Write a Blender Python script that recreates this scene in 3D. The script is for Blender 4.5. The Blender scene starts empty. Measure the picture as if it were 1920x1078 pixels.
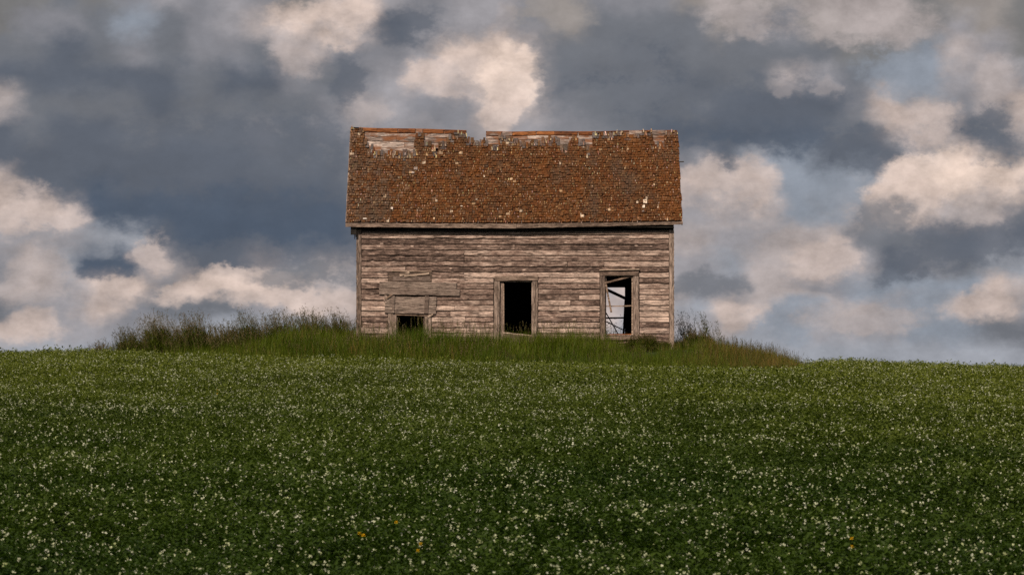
import bpy, math, random
import numpy as np
from mathutils import Vector, Matrix

R = math.radians
rnd = random.Random(7)
nrs = np.random.RandomState(11)
scene = bpy.context.scene
col = scene.collection

# ------------------------------------------------------------------ camera
EYE = -3.21                       # eye level, house sill is z = 0
DIST = 110.0
FPX = 7700.0                      # focal length in photograph pixels (1920 wide)
PITCH = math.atan(341.0 / FPX)
cam_d = bpy.data.cameras.new('camera')
cam_d.sensor_width = 36.0
cam_d.lens = FPX * 36.0 / 1920.0
cam_d.clip_start = 0.5
cam_d.clip_end = 6000.0
cam_d.dof.use_dof = True
cam_d.dof.focus_distance = 110.0
cam_d.dof.aperture_fstop = 9.0
cam = bpy.data.objects.new('camera', cam_d)
cam.location = (0.0, -DIST, EYE)
cam.rotation_euler = (R(90) + PITCH, 0, 0)
col.objects.link(cam)
scene.camera = cam

# ------------------------------------------------------------------ exposure
scene.view_settings.view_transform = 'Standard'
scene.view_settings.look = 'None'
scene.view_settings.exposure = 0.0
scene.view_settings.gamma = 1.0
scene.view_settings.use_curve_mapping = False

# ------------------------------------------------------------------ sun
SUN_EL, SUN_AZ = R(47), R(-152)      # azimuth from +Y towards +X: behind the camera, to the left
sun_dir = Vector((math.sin(SUN_AZ) * math.cos(SUN_EL), math.cos(SUN_AZ) * math.cos(SUN_EL), math.sin(SUN_EL)))
sun_d = bpy.data.lights.new('sun', 'SUN')
sun_d.energy = 5.0
sun_d.angle = R(4.0)
sun_d.color = (1.0, 0.86, 0.70)
sun = bpy.data.objects.new('sun', sun_d)
sun.rotation_euler = (-sun_dir).to_track_quat('-Z', 'Y').to_euler()
sun.location = (-40, -60, 60)
col.objects.link(sun)

# ------------------------------------------------------------------ world: sky with broken cloud
world = bpy.data.worlds.new('World')
scene.world = world
world.use_nodes = True
try:
    world.cycles.sampling_method = 'NONE'
    scene.cycles.use_denoising = False
    scene.cycles.max_bounces = 4
    scene.cycles.diffuse_bounces = 2
    scene.cycles.glossy_bounces = 1
    scene.cycles.transmission_bounces = 2
except Exception:
    pass


class NT:
    """small helper for building node trees"""
    def __init__(self, tree):
        self.t = tree
        tree.nodes.clear()

    def n(self, kind, **kw):
        nd = self.t.nodes.new(kind)
        for k, v in kw.items():
            setattr(nd, k, v)
        return nd

    def put(self, sock, v):
        if hasattr(v, 'is_output') or isinstance(v, bpy.types.NodeSocket):
            self.t.links.new(v, sock)
        else:
            sock.default_value = v

    def math(self, op, a, b=0.0, c=0.0, clamp=False):
        nd = self.n('ShaderNodeMath', operation=op, use_clamp=clamp)
        self.put(nd.inputs[0], a); self.put(nd.inputs[1], b)
        if len(nd.inputs) > 2:
            self.put(nd.inputs[2], c)
        return nd.outputs[0]

    def vmath(self, op, a, b=(0, 0, 0), c=(0, 0, 0)):
        nd = self.n('ShaderNodeVectorMath', operation=op)
        self.put(nd.inputs[0], a); self.put(nd.inputs[1], b)
        if op == 'MULTIPLY_ADD':
            self.put(nd.inputs[2], c)
        return nd.outputs[0]

    def noise(self, vec, scale, detail=4, rough=0.55, color=False, dist=0.0):
        nd = self.n('ShaderNodeTexNoise')
        self.put(nd.inputs['Vector'], vec)
        nd.inputs['Scale'].default_value = scale
        nd.inputs['Detail'].default_value = detail
        nd.inputs['Roughness'].default_value = rough
        nd.inputs['Distortion'].default_value = dist
        return nd.outputs['Color' if color else 'Fac']

    def smooth(self, v, a, b, lo=0.0, hi=1.0):
        nd = self.n('ShaderNodeMapRange', interpolation_type='SMOOTHSTEP')
        self.put(nd.inputs[0], v)
        nd.inputs[1].default_value = a; nd.inputs[2].default_value = b
        nd.inputs[3].default_value = lo; nd.inputs[4].default_value = hi
        return nd.outputs[0]

    def mix(self, f, a, b, mode='MIX'):
        nd = self.n('ShaderNodeMix', data_type='RGBA', blend_type=mode)
        self.put(nd.inputs[0], f)
        for i, v in ((6, a), (7, b)):
            if isinstance(v, tuple) and len(v) == 3:
                v = (*v, 1.0)
            self.put(nd.inputs[i], v)
        return nd.outputs[2]

    def ramp(self, f, stops):
        nd = self.n('ShaderNodeValToRGB')
        e = nd.color_ramp.elements
        while len(e) < len(stops):
            e.new(0.5)
        for i, (p, c) in enumerate(stops):
            e[i].position = p
            e[i].color = (*c, 1.0)
        self.put(nd.inputs[0], f)
        return nd.outputs[0]


def sky_dir(px, py):
    """direction of a cloud's centre, given as azimuth / elevation read off the photograph"""
    v = Vector(((px - 960) / FPX, (539 - py) / FPX, -1.0))
    v = Matrix.Rotation(R(90) + PITCH, 3, 'X') @ v
    return v.normalized()


# The cloud cover, read off the photograph as a chart: one string per elevation, one letter per 62 px of azimuth.
# Letters are cloud tones (A slate ... K sunlit cream, s / t clear sky, w / v warm grey).
TONE = dict(A=(80, 91, 107), B=(95, 101, 112), C=(113, 116, 123), D=(133, 133, 139), E=(154, 151, 155), F=(174, 164, 162), G=(195, 178, 170),
            H=(212, 192, 181), K=(231, 208, 193), s=(141, 148, 159), t=(152, 155, 163), w=(122, 121, 121), v=(152, 145, 141))
CHART = [(0, 'wwCwDEDEDwFHEDEEDvDDDvFvvFFFwvvw'), (50, 'wDDCsCDEFHKGBDEEDvCCCCvDDvFFwEvw'), (100, 'CCBCDCDDCGDDDEHHFCCBBCCCCCwwsFEw'),
         (150, 'BBBBBBCBBDCDEHFKGBBBBBCCFECssEFE'), (200, 'FCCCCBCCCCDFEDDGFDCBBCBBBBDGFDFG'), (250, 'BCBBCCCCDCDEEEEFEDDCBBBBBCCGFBCF'),
         (300, 'BBBBBBBBCCCDDEDDEDEDCDBtsBBCEHDC'), (350, 'GBBABBBBBBBCDDEEDDEEFGFGsstGHKHG'), (400, 'HGFAAAAAAAABCDDEEDEEEEFFstFDGFGC'),
         (450, 'EEEttBAAAAABCDDEEEEEFFEEFFDCCBDB'), (500, 'DGtABFBBGEFEDEFEEEtFEEtFFGEBDCtt'), (540, 'FGEGHDHHGDFFEDEEFFtGFDDFFDssssGF'),
         (580, 'CEEGDCCCEGGFEEFEFFGFFtGFtFFEtGGE'), (615, 'GGEEDEttttttEttEEFGtFEFttEEEssCC'), (660, 'tttttttttttttttttttttttttttttttt')]

w = NT(world.node_tree)
tc = w.n('ShaderNodeTexCoord').outputs['Generated']
flat = w.vmath('MULTIPLY', tc, (1.0, 1.0, 1.45))
warp = w.vmath('SUBTRACT', w.noise(flat, 85, 5, 0.60, color=True), (0.5, 0.5, 0.5))
warp2 = w.vmath('SUBTRACT', w.noise(w.vmath('ADD', flat, (4.1, 1.7, 0.3)), 190, 3, 0.62, color=True), (0.5, 0.5, 0.5))
pw = w.vmath('MULTIPLY_ADD', warp, (0.0125, 0.0, 0.0105), tc)
pw = w.vmath('MULTIPLY_ADD', warp2, (0.0022, 0.0, 0.0022), pw)
sx = w.n('ShaderNodeSeparateXYZ'); w.put(sx.inputs[0], pw)
azim = w.math('ARCTAN2', sx.outputs[0], sx.outputs[1])
u = w.math('MULTIPLY_ADD', azim, FPX / 1922.0, 960.0 / 1922.0)
el = sx.outputs[2]
K = 10.0      # tones are as seen; the Background strength is 1/K
def lin(c):
    return tuple(K * (((v / 255) / 12.92) if v / 255 <= .04045 else (((v / 255) + .055) / 1.055) ** 2.4) for v in c)
def c10(r, g_, b):
    return (r * K, g_ * K, b * K)
chart = None; prev = None
for (py, s_) in CHART:
    assert len(s_) == 32, (py, len(s_))
    rp_ = w.n('ShaderNodeValToRGB')
    rp_.color_ramp.interpolation = 'EASE'
    e = rp_.color_ramp.elements
    while len(e) < 32:
        e.new(1.0)
    for i in range(32):
        e[i].position = i / 31
        e[i].color = (*[v / K for v in lin(TONE[s_[i]])], 1)
    w.put(rp_.inputs[0], u)
    ez = (880 - py) / FPX
    if chart is None:
        chart = rp_.outputs[0]
    else:
        chart = w.mix(w.smooth(el, prev, ez), chart, rp_.outputs[0])
    prev = ez
chart = w.mix(1.0, chart, (K, K, K), 'MULTIPLY')


def blob(px, py, rx, ry, rot=0.0, k=1.8):
    g = w.n('ShaderNodeTexGradient', gradient_type='SPHERICAL')
    w.put(g.inputs[0], pw)
    g.texture_mapping.vector_type = 'TEXTURE'
    g.texture_mapping.translation = sky_dir(px, py)
    g.texture_mapping.rotation = (0, R(rot), 0)
    g.texture_mapping.scale = (rx * k / FPX, 0.35, ry * k / FPX)
    return g.outputs['Fac']


fine = w.math('SUBTRACT', w.noise(flat, 130, 6, 0.68), 0.5)
fine2 = w.math('SUBTRACT', w.noise(w.vmath('ADD', flat, (5.0, 1.0, 2.0)), 42, 6, 0.60), 0.5)
# billows with a crisp rim, in front of the soft cover
PUFFS = [(1560, 350, 90, 45, 's', 0), (1700, 140, 70, 42, 's', 20), (1500, 600, 60, 30, 's', 0), (1740, 590, 60, 30, 's', 0),
         (430, 290, 300, 90, 'B', 0), (410, 395, 265, 40, 'A', 2), (1180, 150, 180, 95, 'C', 0), (1400, 252, 160, 30, 'A', 2), (1420, 190, 150, 60, 'B', 0),
         (520, 476, 180, 24, 'B', 0), (770, 45, 70, 32, 'B', 0), (655, 140, 26, 52, 'B', 0), (1640, 290, 88, 38, 'B', 0), (1030, 25, 60, 28, 'v', 0),
         (590, 48, 60, 30, 'H', 18), (655, 24, 50, 28, 'H', 0), (560, 95, 40, 40, 'F', 0), (950, 55, 20, 45, 'F', 0), (805, 130, 40, 22, 'G', 0), (880, 150, 75, 40, 'G', 0), (905, 115, 55, 36, 'H', 0), (955, 150, 40, 48, 'K', 0),
         (945, 205, 30, 34, 'H', 0), (700, 208, 36, 22, 'F', 0), (40, 388, 60, 42, 'G', 8), (95, 412, 50, 28, 'G', 0), (285, 475, 34, 30, 'G', 0), (365, 545, 60, 17, 'H', -6), (440, 524, 60, 19, 'H', 0), (500, 545, 80, 24, 'H', 0),
         (605, 556, 80, 18, 'G', 0), (75, 520, 55, 42, 'F', 0), (50, 615, 55, 24, 'G', 0), (215, 550, 36, 26, 'G', 0),
         (1335, 345, 64, 40, 'G', 0), (1415, 345, 38, 42, 'G', 0), (1740, 232, 58, 40, 'G', 0), (1860, 140, 36, 30, 'F', 0), (1395, 35, 62, 34, 'F', 0), (1620, 38, 112, 38, 'F', 5),
         (1810, 335, 122, 42, 'K', -4), (1700, 378, 50, 44, 'H', 0), (1840, 388, 48, 30, 'F', 0), (1500, 455, 60, 25, 'F', 0), (1545, 488, 56, 28, 'G', -12), (1395, 588, 42, 22, 'G', 0),
         (1612, 598, 88, 22, 'F', 0), (1840, 572, 62, 22, 'G', -6), (1470, 165, 28, 13, 'F', 0), (1550, 160, 18, 13, 'F', 0),
         (1855, 252, 56, 44, 'B', 25), (1660, 428, 52, 42, 'C', 0), (1800, 458, 90, 34, 'B', 0), (1912, 415, 20, 60, 'B', 0), (1690, 510, 42, 24, 'B', -15), (1550, 530, 62, 14, 'D', 0),
         (1320, 535, 62, 17, 'C', -8), (1897, 606, 34, 16, 'C', 0),
         (840, 205, 46, 18, 'D', 0), (1015, 120, 16, 60, 'C', 0), (205, 505, 46, 18, 'A', -8), (232, 482, 17, 22, 'A', 0), (575, 520, 92, 17, 'C', 0), (330, 566, 110, 12, 'C', 0), (8, 576, 20, 16, 'C', 0)]
rag = w.math('ADD', w.math('MULTIPLY_ADD', fine, 3.6, 1.0), w.math('MULTIPLY', fine2, 1.8))
rag = w.math('MAXIMUM', rag, 0.0)
for (px, py, rx, ry, tn, rot) in PUFFS:
    lays = [(px, py, rx, ry, tn, 0.72)]
    if tn in 'GHK' and ry > 27:                      # cumulus: a greyer base under the lit crown
        lays.insert(0, (px, py + .8 * ry, rx * 1.05, ry * .75, 'E', 0.5))
    for (qx, qy, ax, ay, tq, top) in lays:
        a = w.math('MULTIPLY', blob(qx, qy, ax, ay, rot), rag)
        if ay < 17 or ax < 25: top = 0.36
        soft = 0.80 if tq in 'ABCst' and ax > 100 else 0.52 if tq in 'HK' else 0.62
        a = w.smooth(a, 0.10, soft, 0.0, top)
        chart = w.mix(a, chart, lin(TONE[tq]))

# beyond the picture the same broken cloud goes on, from plain noise
mp = w.n('ShaderNodeMapping', vector_type='TEXTURE')
w.put(mp.inputs['Vector'], pw)
mp.inputs['Location'].default_value = sky_dir(960, 300)
mp.inputs['Scale'].default_value = (0.26, 0.9, 0.21)
g = w.n('ShaderNodeTexGradient', gradient_type='SPHERICAL'); w.put(g.inputs[0], mp.outputs[0])
outside = w.smooth(g.outputs['Fac'], 0.0, 0.30, 1.0, 0.0)
sky = w.n('ShaderNodeTexSky', sky_type='NISHITA', sun_disc=False)
sky.sun_elevation = SUN_EL
sky.sun_rotation = SUN_AZ % (2 * math.pi)
sky.air_density = 1.0; sky.dust_density = 1.5; sky.ozone_density = 1.0
clear = w.mix(0.6, sky.outputs[0], lin(TONE['s']))
cover = w.mix(w.smooth(w.noise(flat, 10, 4, 0.58), 0.44, 0.56), clear, lin(TONE['C']))
cover = w.mix(w.smooth(w.noise(w.vmath('ADD', flat, (3.1, 7.7, 1.3)), 12, 4, 0.58), 0.50, 0.62), cover, lin(TONE['G']))
cover = w.mix(w.smooth(w.noise(w.vmath('ADD', flat, (8.1, 2.7, 4.3)), 8, 4, 0.58), 0.48, 0.60), cover, lin(TONE['B']))
full = w.mix(outside, chart, cover)
lit = w.vmath('ADD', flat, (-0.0035, 0.0, 0.0062))
relief = w.math('SUBTRACT', w.noise(flat, 80, 5, 0.64), w.noise(lit, 80, 5, 0.64))
relief = w.math('ADD', relief, w.math('MULTIPLY', w.math('SUBTRACT', w.noise(flat, 30, 2, 0.5), w.noise(lit, 30, 2, 0.5)), 0.8))
shade = w.math('MULTIPLY_ADD', w.math('ADD', w.math('MULTIPLY', fine, 0.45), w.math('MULTIPLY', fine2, 0.55)), 0.30, 1.0)
lum = w.n('ShaderNodeRGBToBW'); w.put(lum.inputs[0], full)
shade = w.math('ADD', shade, w.math('MULTIPLY', relief, w.smooth(lum.outputs[0], 1.2, 5.0, 0.25, 1.05)))
sc_ = w.vmath('SCALE', full); w.put(sc_.node.inputs['Scale'], shade)
bg = w.n('ShaderNodeBackground')
w.put(bg.inputs[0], sc_)
bg.inputs[1].default_value = 1.0 / K
wo = w.n('ShaderNodeOutputWorld')
world.node_tree.links.new(bg.outputs[0], wo.inputs[0])


# ------------------------------------------------------------------ materials
def new_mat(name):
    m = bpy.data.materials.new(name)
    m.use_nodes = True
    t = NT(m.node_tree)
    out = t.n('ShaderNodeOutputMaterial')
    b = t.n('ShaderNodeBsdfPrincipled')
    m.node_tree.links.new(b.outputs[0], out.inputs[0])
    b.inputs['Roughness'].default_value = 0.85
    try:
        b.inputs['Specular IOR Level'].default_value = 0.2
    except Exception:
        pass
    return m, t, b, out


def wood_mat(name, dark, mid, light, axis='X', grain=1.0, nails=True, rust=0.0, pale=0.3):
    """weathered board: grain along one axis, knots, nail stains, bleached and dark streaks"""
    m, t, b, out = new_mat(name)
    pos = t.n('ShaderNodeTexCoord').outputs['Object']
    oi = t.n('ShaderNodeObjectInfo').outputs['Random']
    off = t.vmath('SCALE', (13.1, 5.3, 31.7))
    sc = off.node; t.put(sc.inputs['Scale'], oi)
    p = t.vmath('ADD', pos, off)
    st = {'X': (2.2, 6.0, 22.0), 'Z': (22.0, 6.0, 2.2)}[axis]
    ps = t.vmath('MULTIPLY', p, tuple(s * grain for s in st))
    g1 = t.noise(ps, 1.6, 6, 0.65)
    g2 = t.noise(t.vmath('MULTIPLY', ps, (0.5, 1, 2.6) if axis == 'X' else (2.6, 1, 0.5)), 3.0, 5, 0.7)
    blot = t.noise(p, 2.2, 4, 0.6)
    g3 = t.noise(t.vmath('MULTIPLY', p, (3.2, 3.0, 17.0) if axis == 'X' else (17.0, 3.0, 3.2)), 1.3, 7, 0.72, dist=0.8)
    v = t.math('ADD', t.math('MULTIPLY', g1, 0.45), t.math('MULTIPLY', g2, 0.30))
    v = t.math('ADD', v, t.math('MULTIPLY', t.math('SUBTRACT', g3, 0.36), 0.75))
    v = t.math('ADD', v, t.math('MULTIPLY', t.math('SUBTRACT', blot, 0.5), 0.55))
    v = t.math('ADD', v, t.math('MULTIPLY', t.math('SUBTRACT', oi, 0.5), 0.26))
    spk = t.noise(t.vmath('MULTIPLY', p, (16, 10, 34) if axis == 'X' else (34, 10, 16)), 1.0, 6, 0.75)
    v = t.math('ADD', v, t.math('MULTIPLY', t.math('SUBTRACT', spk, 0.5), 0.42))
    crk = t.math('ABSOLUTE', t.math('SUBTRACT', t.noise(t.vmath('MULTIPLY', p, (1.1, 2, 24) if axis == 'X' else (24, 2, 1.1)), 1.0, 4, 0.6), 0.5))
    crk = t.math('MULTIPLY', t.smooth(crk, 0.004, 0.040, 1.0, 0.0), t.smooth(blot, 0.34, 0.52))
    c = t.ramp(v, [(0.28, dark), (0.44, mid), (0.60, light), (0.74, tuple(min(1, x * 1.5) for x in light))])
    # knots and splinters, pale with a dark rim
    vo = t.n('ShaderNodeTexVoronoi')
    t.put(vo.inputs['Vector'], t.vmath('MULTIPLY', p, (2.6, 0.02, 8.0) if axis == 'X' else (8.0, 0.02, 2.6)))
    vo.inputs['Scale'].default_value = 1.25
    vo.inputs['Randomness'].default_value = 1.0
    d = vo.outputs['Distance']
    ksel = t.math('GREATER_THAN', t.n('ShaderNodeSeparateColor').outputs[0], 0.45)
    t.put(ksel.node.inputs[0].links[0].from_node.inputs[0], vo.outputs['Color'])
    kpale = t.math('MULTIPLY', t.smooth(d, 0.10, 0.22, 1.0, 0.0), ksel)
    kdark = t.math('MULTIPLY', t.smooth(d, 0.03, 0.08, 1.0, 0.0), ksel)
    c = t.mix(t.math('MULTIPLY', kpale, pale), c, tuple(min(1, x * 1.55) for x in light))
    c = t.mix(t.math('MULTIPLY', crk, 0.8), c, tuple(x * 0.55 for x in dark))
    c = t.mix(t.math('MULTIPLY', kdark, 0.75), c, tuple(x * 0.6 for x in dark))
    if rust > 0:
        rn = t.smooth(t.noise(t.vmath('MULTIPLY', p, (1.4, 3, 3)), 1.7, 5, 0.6), 0.52 - 0.1 * rust, 0.60, 0.0, 1.0)
        c = t.mix(t.math('MULTIPLY', rn, min(1.0, rust)), c, (0.17, 0.060, 0.018))
    t.put(b.inputs['Base Color'], c)
    bp = t.n('ShaderNodeBump')
    bp.inputs['Strength'].default_value = 0.8
    bp.inputs['Distance'].default_value = 0.012
    t.put(bp.inputs['Height'], t.math('ADD', t.math('MULTIPLY_ADD', crk, -0.6, v), t.math('MULTIPLY', kdark, -0.5)))
    t.put(b.inputs['Normal'], bp.outputs[0])
    return m


M = {}
M['wall'] = wood_mat('weathered_clapboard', (0.055, 0.035, 0.028), (0.245, 0.163, 0.131), (0.49, 0.362, 0.300), pale=0.7)
M['trim'] = wood_mat('weathered_trim', (0.085, 0.060, 0.048), (0.22, 0.157, 0.126), (0.38, 0.285, 0.235), axis='Z')
M['trim_x'] = wood_mat('weathered_trim_lying', (0.075, 0.052, 0.041), (0.20, 0.138, 0.107), (0.36, 0.26, 0.205))
M['plank'] = wood_mat('grey_plank', (0.085, 0.060, 0.049), (0.19, 0.138, 0.114), (0.31, 0.235, 0.195), grain=0.8, pale=0.35)
M['fresh'] = wood_mat('split_wood', (0.15, 0.098, 0.070), (0.32, 0.222, 0.165), (0.48, 0.36, 0.28))
M['sheath'] = wood_mat('roof_sheathing', (0.07, 0.052, 0.043), (0.21, 0.160, 0.138), (0.38, 0.305, 0.265), rust=0.8)
M['rust'] = wood_mat('rusty_ridge', (0.055, 0.020, 0.008), (0.155, 0.050, 0.014), (0.22, 0.082, 0.026), pale=0.05)
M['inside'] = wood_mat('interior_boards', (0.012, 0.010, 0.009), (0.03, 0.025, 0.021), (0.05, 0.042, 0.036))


def shingle_mat():
    m, t, b, out = new_mat('old_shingle')
    at = t.n('ShaderNodeAttribute', attribute_name='tint')
    pos = t.n('ShaderNodeTexCoord').outputs['Object']
    s = t.noise(t.vmath('MULTIPLY', pos, (60, 8, 8)), 1.0, 4, 0.6)
    k = t.noise(pos, 24, 4, 0.7)
    f = t.math('MULTIPLY', t.smooth(s, 0.28, 0.72, 0.45, 1.6), t.smooth(k, 0.28, 0.72, 0.6, 1.4))
    sc = t.vmath('SCALE', at.outputs['Color']); t.put(sc.node.inputs['Scale'], f)
    moss = t.smooth(t.noise(pos, 9, 6, 0.7), 0.50, 0.66, 0.0, 0.55)
    stain = t.noise(t.vmath('MULTIPLY', pos, (1.5, 0.45, 0.45)), 1.0, 5, 0.6)
    c = t.mix(moss, sc, (0.095, 0.033, 0.006))
    c = t.mix(t.smooth(stain, 0.50, 0.68, 0.0, 0.55), c, (0.062, 0.044, 0.031))
    c = t.mix(t.smooth(stain, 0.30, 0.46, 0.45, 0.0), c, (0.135, 0.046, 0.008))
    t.put(b.inputs['Base Color'], c)
    bp = t.n('ShaderNodeBump'); bp.inputs['Strength'].default_value = 0.7; bp.inputs['Distance'].default_value = 0.01
    t.put(bp.inputs['Height'], t.math('ADD', s, k)); t.put(b.inputs['Normal'], bp.outputs[0])
    b.inputs['Roughness'].default_value = 0.9
    return m


M['shingle'] = shingle_mat()


def leaf_mat(name, a, bcol, c_dry=None, dry=0.0, trans=0.35, patch=0.12, spec=0.12, hill=None):
    m, t, b, out = new_mat(name)
    oi = t.n('ShaderNodeObjectInfo').outputs['Random']
    geo = t.n('ShaderNodeNewGeometry')
    isl = geo.outputs['Random Per Island']
    pn = t.noise(geo.outputs['Position'], patch, 4, 0.6)
    f = t.math('ADD', t.math('MULTIPLY', isl, 0.35), t.math('MULTIPLY', oi, 0.25))
    f = t.math('ADD', f, t.smooth(pn, 0.35, 0.65, 0.0, 0.4))
    c = t.mix(f, a, bcol)
    if hill:      # leaf colour carries painted shade and sun: darker downhill, paler uphill and rightwards
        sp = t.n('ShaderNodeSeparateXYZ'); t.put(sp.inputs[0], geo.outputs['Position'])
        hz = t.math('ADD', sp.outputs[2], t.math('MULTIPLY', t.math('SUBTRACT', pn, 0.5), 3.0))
        hz = t.math('ADD', hz, t.smooth(sp.outputs[0], 0.0, 15.0, 0.0, 1.3))  # painted sunlit end of the ridge
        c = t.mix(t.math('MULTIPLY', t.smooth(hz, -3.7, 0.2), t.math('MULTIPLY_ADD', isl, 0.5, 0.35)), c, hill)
    if c_dry:
        c = t.mix(t.math('MULTIPLY', t.smooth(t.math('ADD', t.math('MULTIPLY', oi, 0.45), t.math('MULTIPLY', isl, 0.55)), 1 - dry - 0.15, 1 - dry + 0.15), 1.0), c, c_dry)
    t.put(b.inputs['Base Color'], c)
    b.inputs['Roughness'].default_value = 0.5
    b.inputs['Specular IOR Level'].default_value = spec
    tr = t.n('ShaderNodeBsdfTranslucent')
    t.put(tr.inputs[0], t.mix(1.0, c, (1.0, 1.15, 0.55), 'MULTIPLY'))
    mx = t.n('ShaderNodeMixShader'); mx.inputs[0].default_value = trans
    m.node_tree.links.new(b.outputs[0], mx.inputs[1]); m.node_tree.links.new(tr.outputs[0], mx.inputs[2])
    m.node_tree.links.new(mx.outputs[0], out.inputs[0])
    return m


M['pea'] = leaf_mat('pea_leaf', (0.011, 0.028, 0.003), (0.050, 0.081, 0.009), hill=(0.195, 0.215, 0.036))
M['grass'] = leaf_mat('yard_grass', (0.042, 0.076, 0.004), (0.125, 0.150, 0.012), (0.19, 0.13, 0.035), 0.10, patch=0.5)
M['drygrass'] = leaf_mat('dry_yard_grass', (0.075, 0.080, 0.012), (0.16, 0.125, 0.03), (0.25, 0.15, 0.045), 0.4, patch=0.5)
M['weed'] = leaf_mat('weed_leaf', (0.032, 0.056, 0.004), (0.088, 0.104, 0.011), (0.13, 0.095, 0.028), 0.13, patch=0.7)
M['weed_head'] = leaf_mat('weed_seed_head', (0.085, 0.075, 0.028), (0.145, 0.110, 0.050), (0.20, 0.14, 0.08), 0.35, patch=0.9)
M['twig'] = leaf_mat('shrub_twig', (0.020, 0.022, 0.015), (0.04, 0.045, 0.02), trans=0.1)


def petal_mat(name, colr, tr=0.25):
    m, t, b, out = new_mat(name)
    isl = t.n('ShaderNodeObjectInfo').outputs['Random']
    t.put(b.inputs['Base Color'], t.mix(isl, colr, tuple(x * f for x, f in zip(colr, (0.62, 0.68, 0.38)))))
    b.inputs['Roughness'].default_value = 0.6
    return m


M['white_petal'] = petal_mat('white_petal', (0.46, 0.47, 0.37))
M['yellow_petal'] = petal_mat('yellow_petal', (0.85, 0.58, 0.03))


def ground_mat():
    m, t, b, out = new_mat('field_soil')
    pos = t.n('ShaderNodeNewGeometry').outputs['Position']
    c = t.ramp(t.noise(pos, 1.3, 6, 0.65), [(0.3, (0.012, 0.018, 0.006)), (0.55, (0.022, 0.034, 0.011)), (0.8, (0.04, 0.05, 0.018))])
    t.put(b.inputs['Base Color'], c)
    return m


M['soil'] = ground_mat()


# ------------------------------------------------------------------ mesh helpers
class MB:
    def __init__(self):
        self.v, self.f, self.c, self.mi = [], [], [], []

    def add(self, verts, faces, tint=None, mi=0):
        o = len(self.v)
        self.v.extend(verts)
        self.f.extend([tuple(i + o for i in f) for f in faces])
        self.mi.extend([mi] * len(faces))
        if tint is not None:
            self.c.extend([tint] * len(verts))

    def mesh(self, name, mats):
        me = bpy.data.meshes.new(name)
        me.from_pydata([tuple(p) for p in self.v], [], self.f)
        for m_ in (mats if isinstance(mats, (list, tuple)) else [mats]):
            me.materials.append(m_)
        if any(self.mi):
            me.polygons.foreach_set('material_index', self.mi)
        if self.c:
            a = me.attributes.new('tint', 'FLOAT_COLOR', 'POINT')
            a.data.foreach_set('color', np.array([(*c, 1.0) for c in self.c], dtype=np.float32).ravel())
        me.update()
        return me

    def build(self, name, mats, parent=None):
        o = bpy.data.objects.new(name, self.mesh(name, mats))
        col.objects.link(o)
        if parent is not None:
            o.parent = parent
        return o


BOX_F = [(0, 1, 2, 3), (7, 6, 5, 4), (0, 4, 5, 1), (1, 5, 6, 2), (2, 6, 7, 3), (3, 7, 4, 0)]


def box(mb, x0, x1, y0, y1, z0, z1):
    mb.add([(x0, y0, z0), (x1, y0, z0), (x1, y0, z1), (x0, y0, z1), (x0, y1, z0), (x1, y1, z0), (x1, y1, z1), (x0, y1, z1)], BOX_F)


def vnoise(seed):
    r = np.random.RandomState(seed)
    ph = r.uniform(0, 6.28, 4)
    fr = np.array([0.7, 1.9, 4.3, 9.1]) * r.uniform(0.8, 1.25, 4)
    am = np.array([0.5, 0.3, 0.2, 0.12])
    return lambda x: float(np.sum(am * np.sin(fr * x + ph)))


SEED = [100]


def long_board(mb, p0, p1, width, t0, t1=None, face=Vector((0, -1, 0)), warp=0.004, chip=0.0, step=0.14, base=0.0, endjit=0.006, round_=False):
    """a board from p0 to p1 (its lower edge), 'width' across, t0 / t1 thick at lower / upper edge, outwards along 'face'"""
    t1 = t0 if t1 is None else t1
    p0, p1 = Vector(p0), Vector(p1)
    u = (p1 - p0); L = u.length; u = u / L
    nrm = face.normalized()
    v = nrm.cross(u).normalized()
    if (v.x if abs(u.z) > .8 else v.z) < 0:
        v = -v
    k = max(2, int(L / step))
    SEED[0] += 1
    na, nb, nc = vnoise(SEED[0]), vnoise(SEED[0] + 5000), vnoise(SEED[0] + 9000)
    rr = random.Random(SEED[0])
    verts, faces = [], []
    for i in range(k + 1):
        s = L * i / k
        jl = rr.uniform(-endjit, endjit) if i in (0, k) else 0
        a = warp * na(s); bb = warp * 0.6 * nb(s); bow = warp * 1.1 * nc(s)
        ch = chip * rr.random() if rr.random() < 0.22 else 0.0
        q = p0 + u * (s + jl) + nrm * (base + max(0, bow))
        if round_:      # drop siding: belly low on the board, lip turned under
            verts += [q + v * (a + ch), q + v * (a + ch) + nrm * t0 * .62, q + v * (a + ch + width * .13) + nrm * t0,
                      q + v * (width * .62) + nrm * (t0 * .70), q + v * (width + bb) + nrm * t1, q + v * (width + bb)]
        else:
            verts += [q + v * (a + ch), q + v * (a + ch) + nrm * t0, q + v * (width + bb) + nrm * t1, q + v * (width + bb)]
    m_ = 6 if round_ else 4
    for i in range(k):
        a, b_ = m_ * i, m_ * i + m_
        for j in range(m_):
            j2 = (j + 1) % m_
            faces.append((a + j, b_ + j, b_ + j2, a + j2))
    e = m_ * k
    faces.append(tuple(range(m_)))
    faces.append(tuple(e + m_ - 1 - j for j in range(m_)))
    mb.add(verts, faces)


def board_obj(name, mat, parent, *a, **k):
    mb = MB(); long_board(mb, *a, **k)
    return mb.build(name, mat, parent)


def empty(name, loc, label=None, cat=None, group=None):
    o = bpy.data.objects.new(name, None)
    o.location = loc
    o.empty_display_size = 0.3
    col.objects.link(o)
    return tag(o, label, cat, group)


def tag(o, label=None, cat=None, group=None, kind=None):
    if label: o['label'] = label
    if cat: o['category'] = cat
    if group: o['group'] = group
    if kind: o['kind'] = kind
    return o


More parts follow.
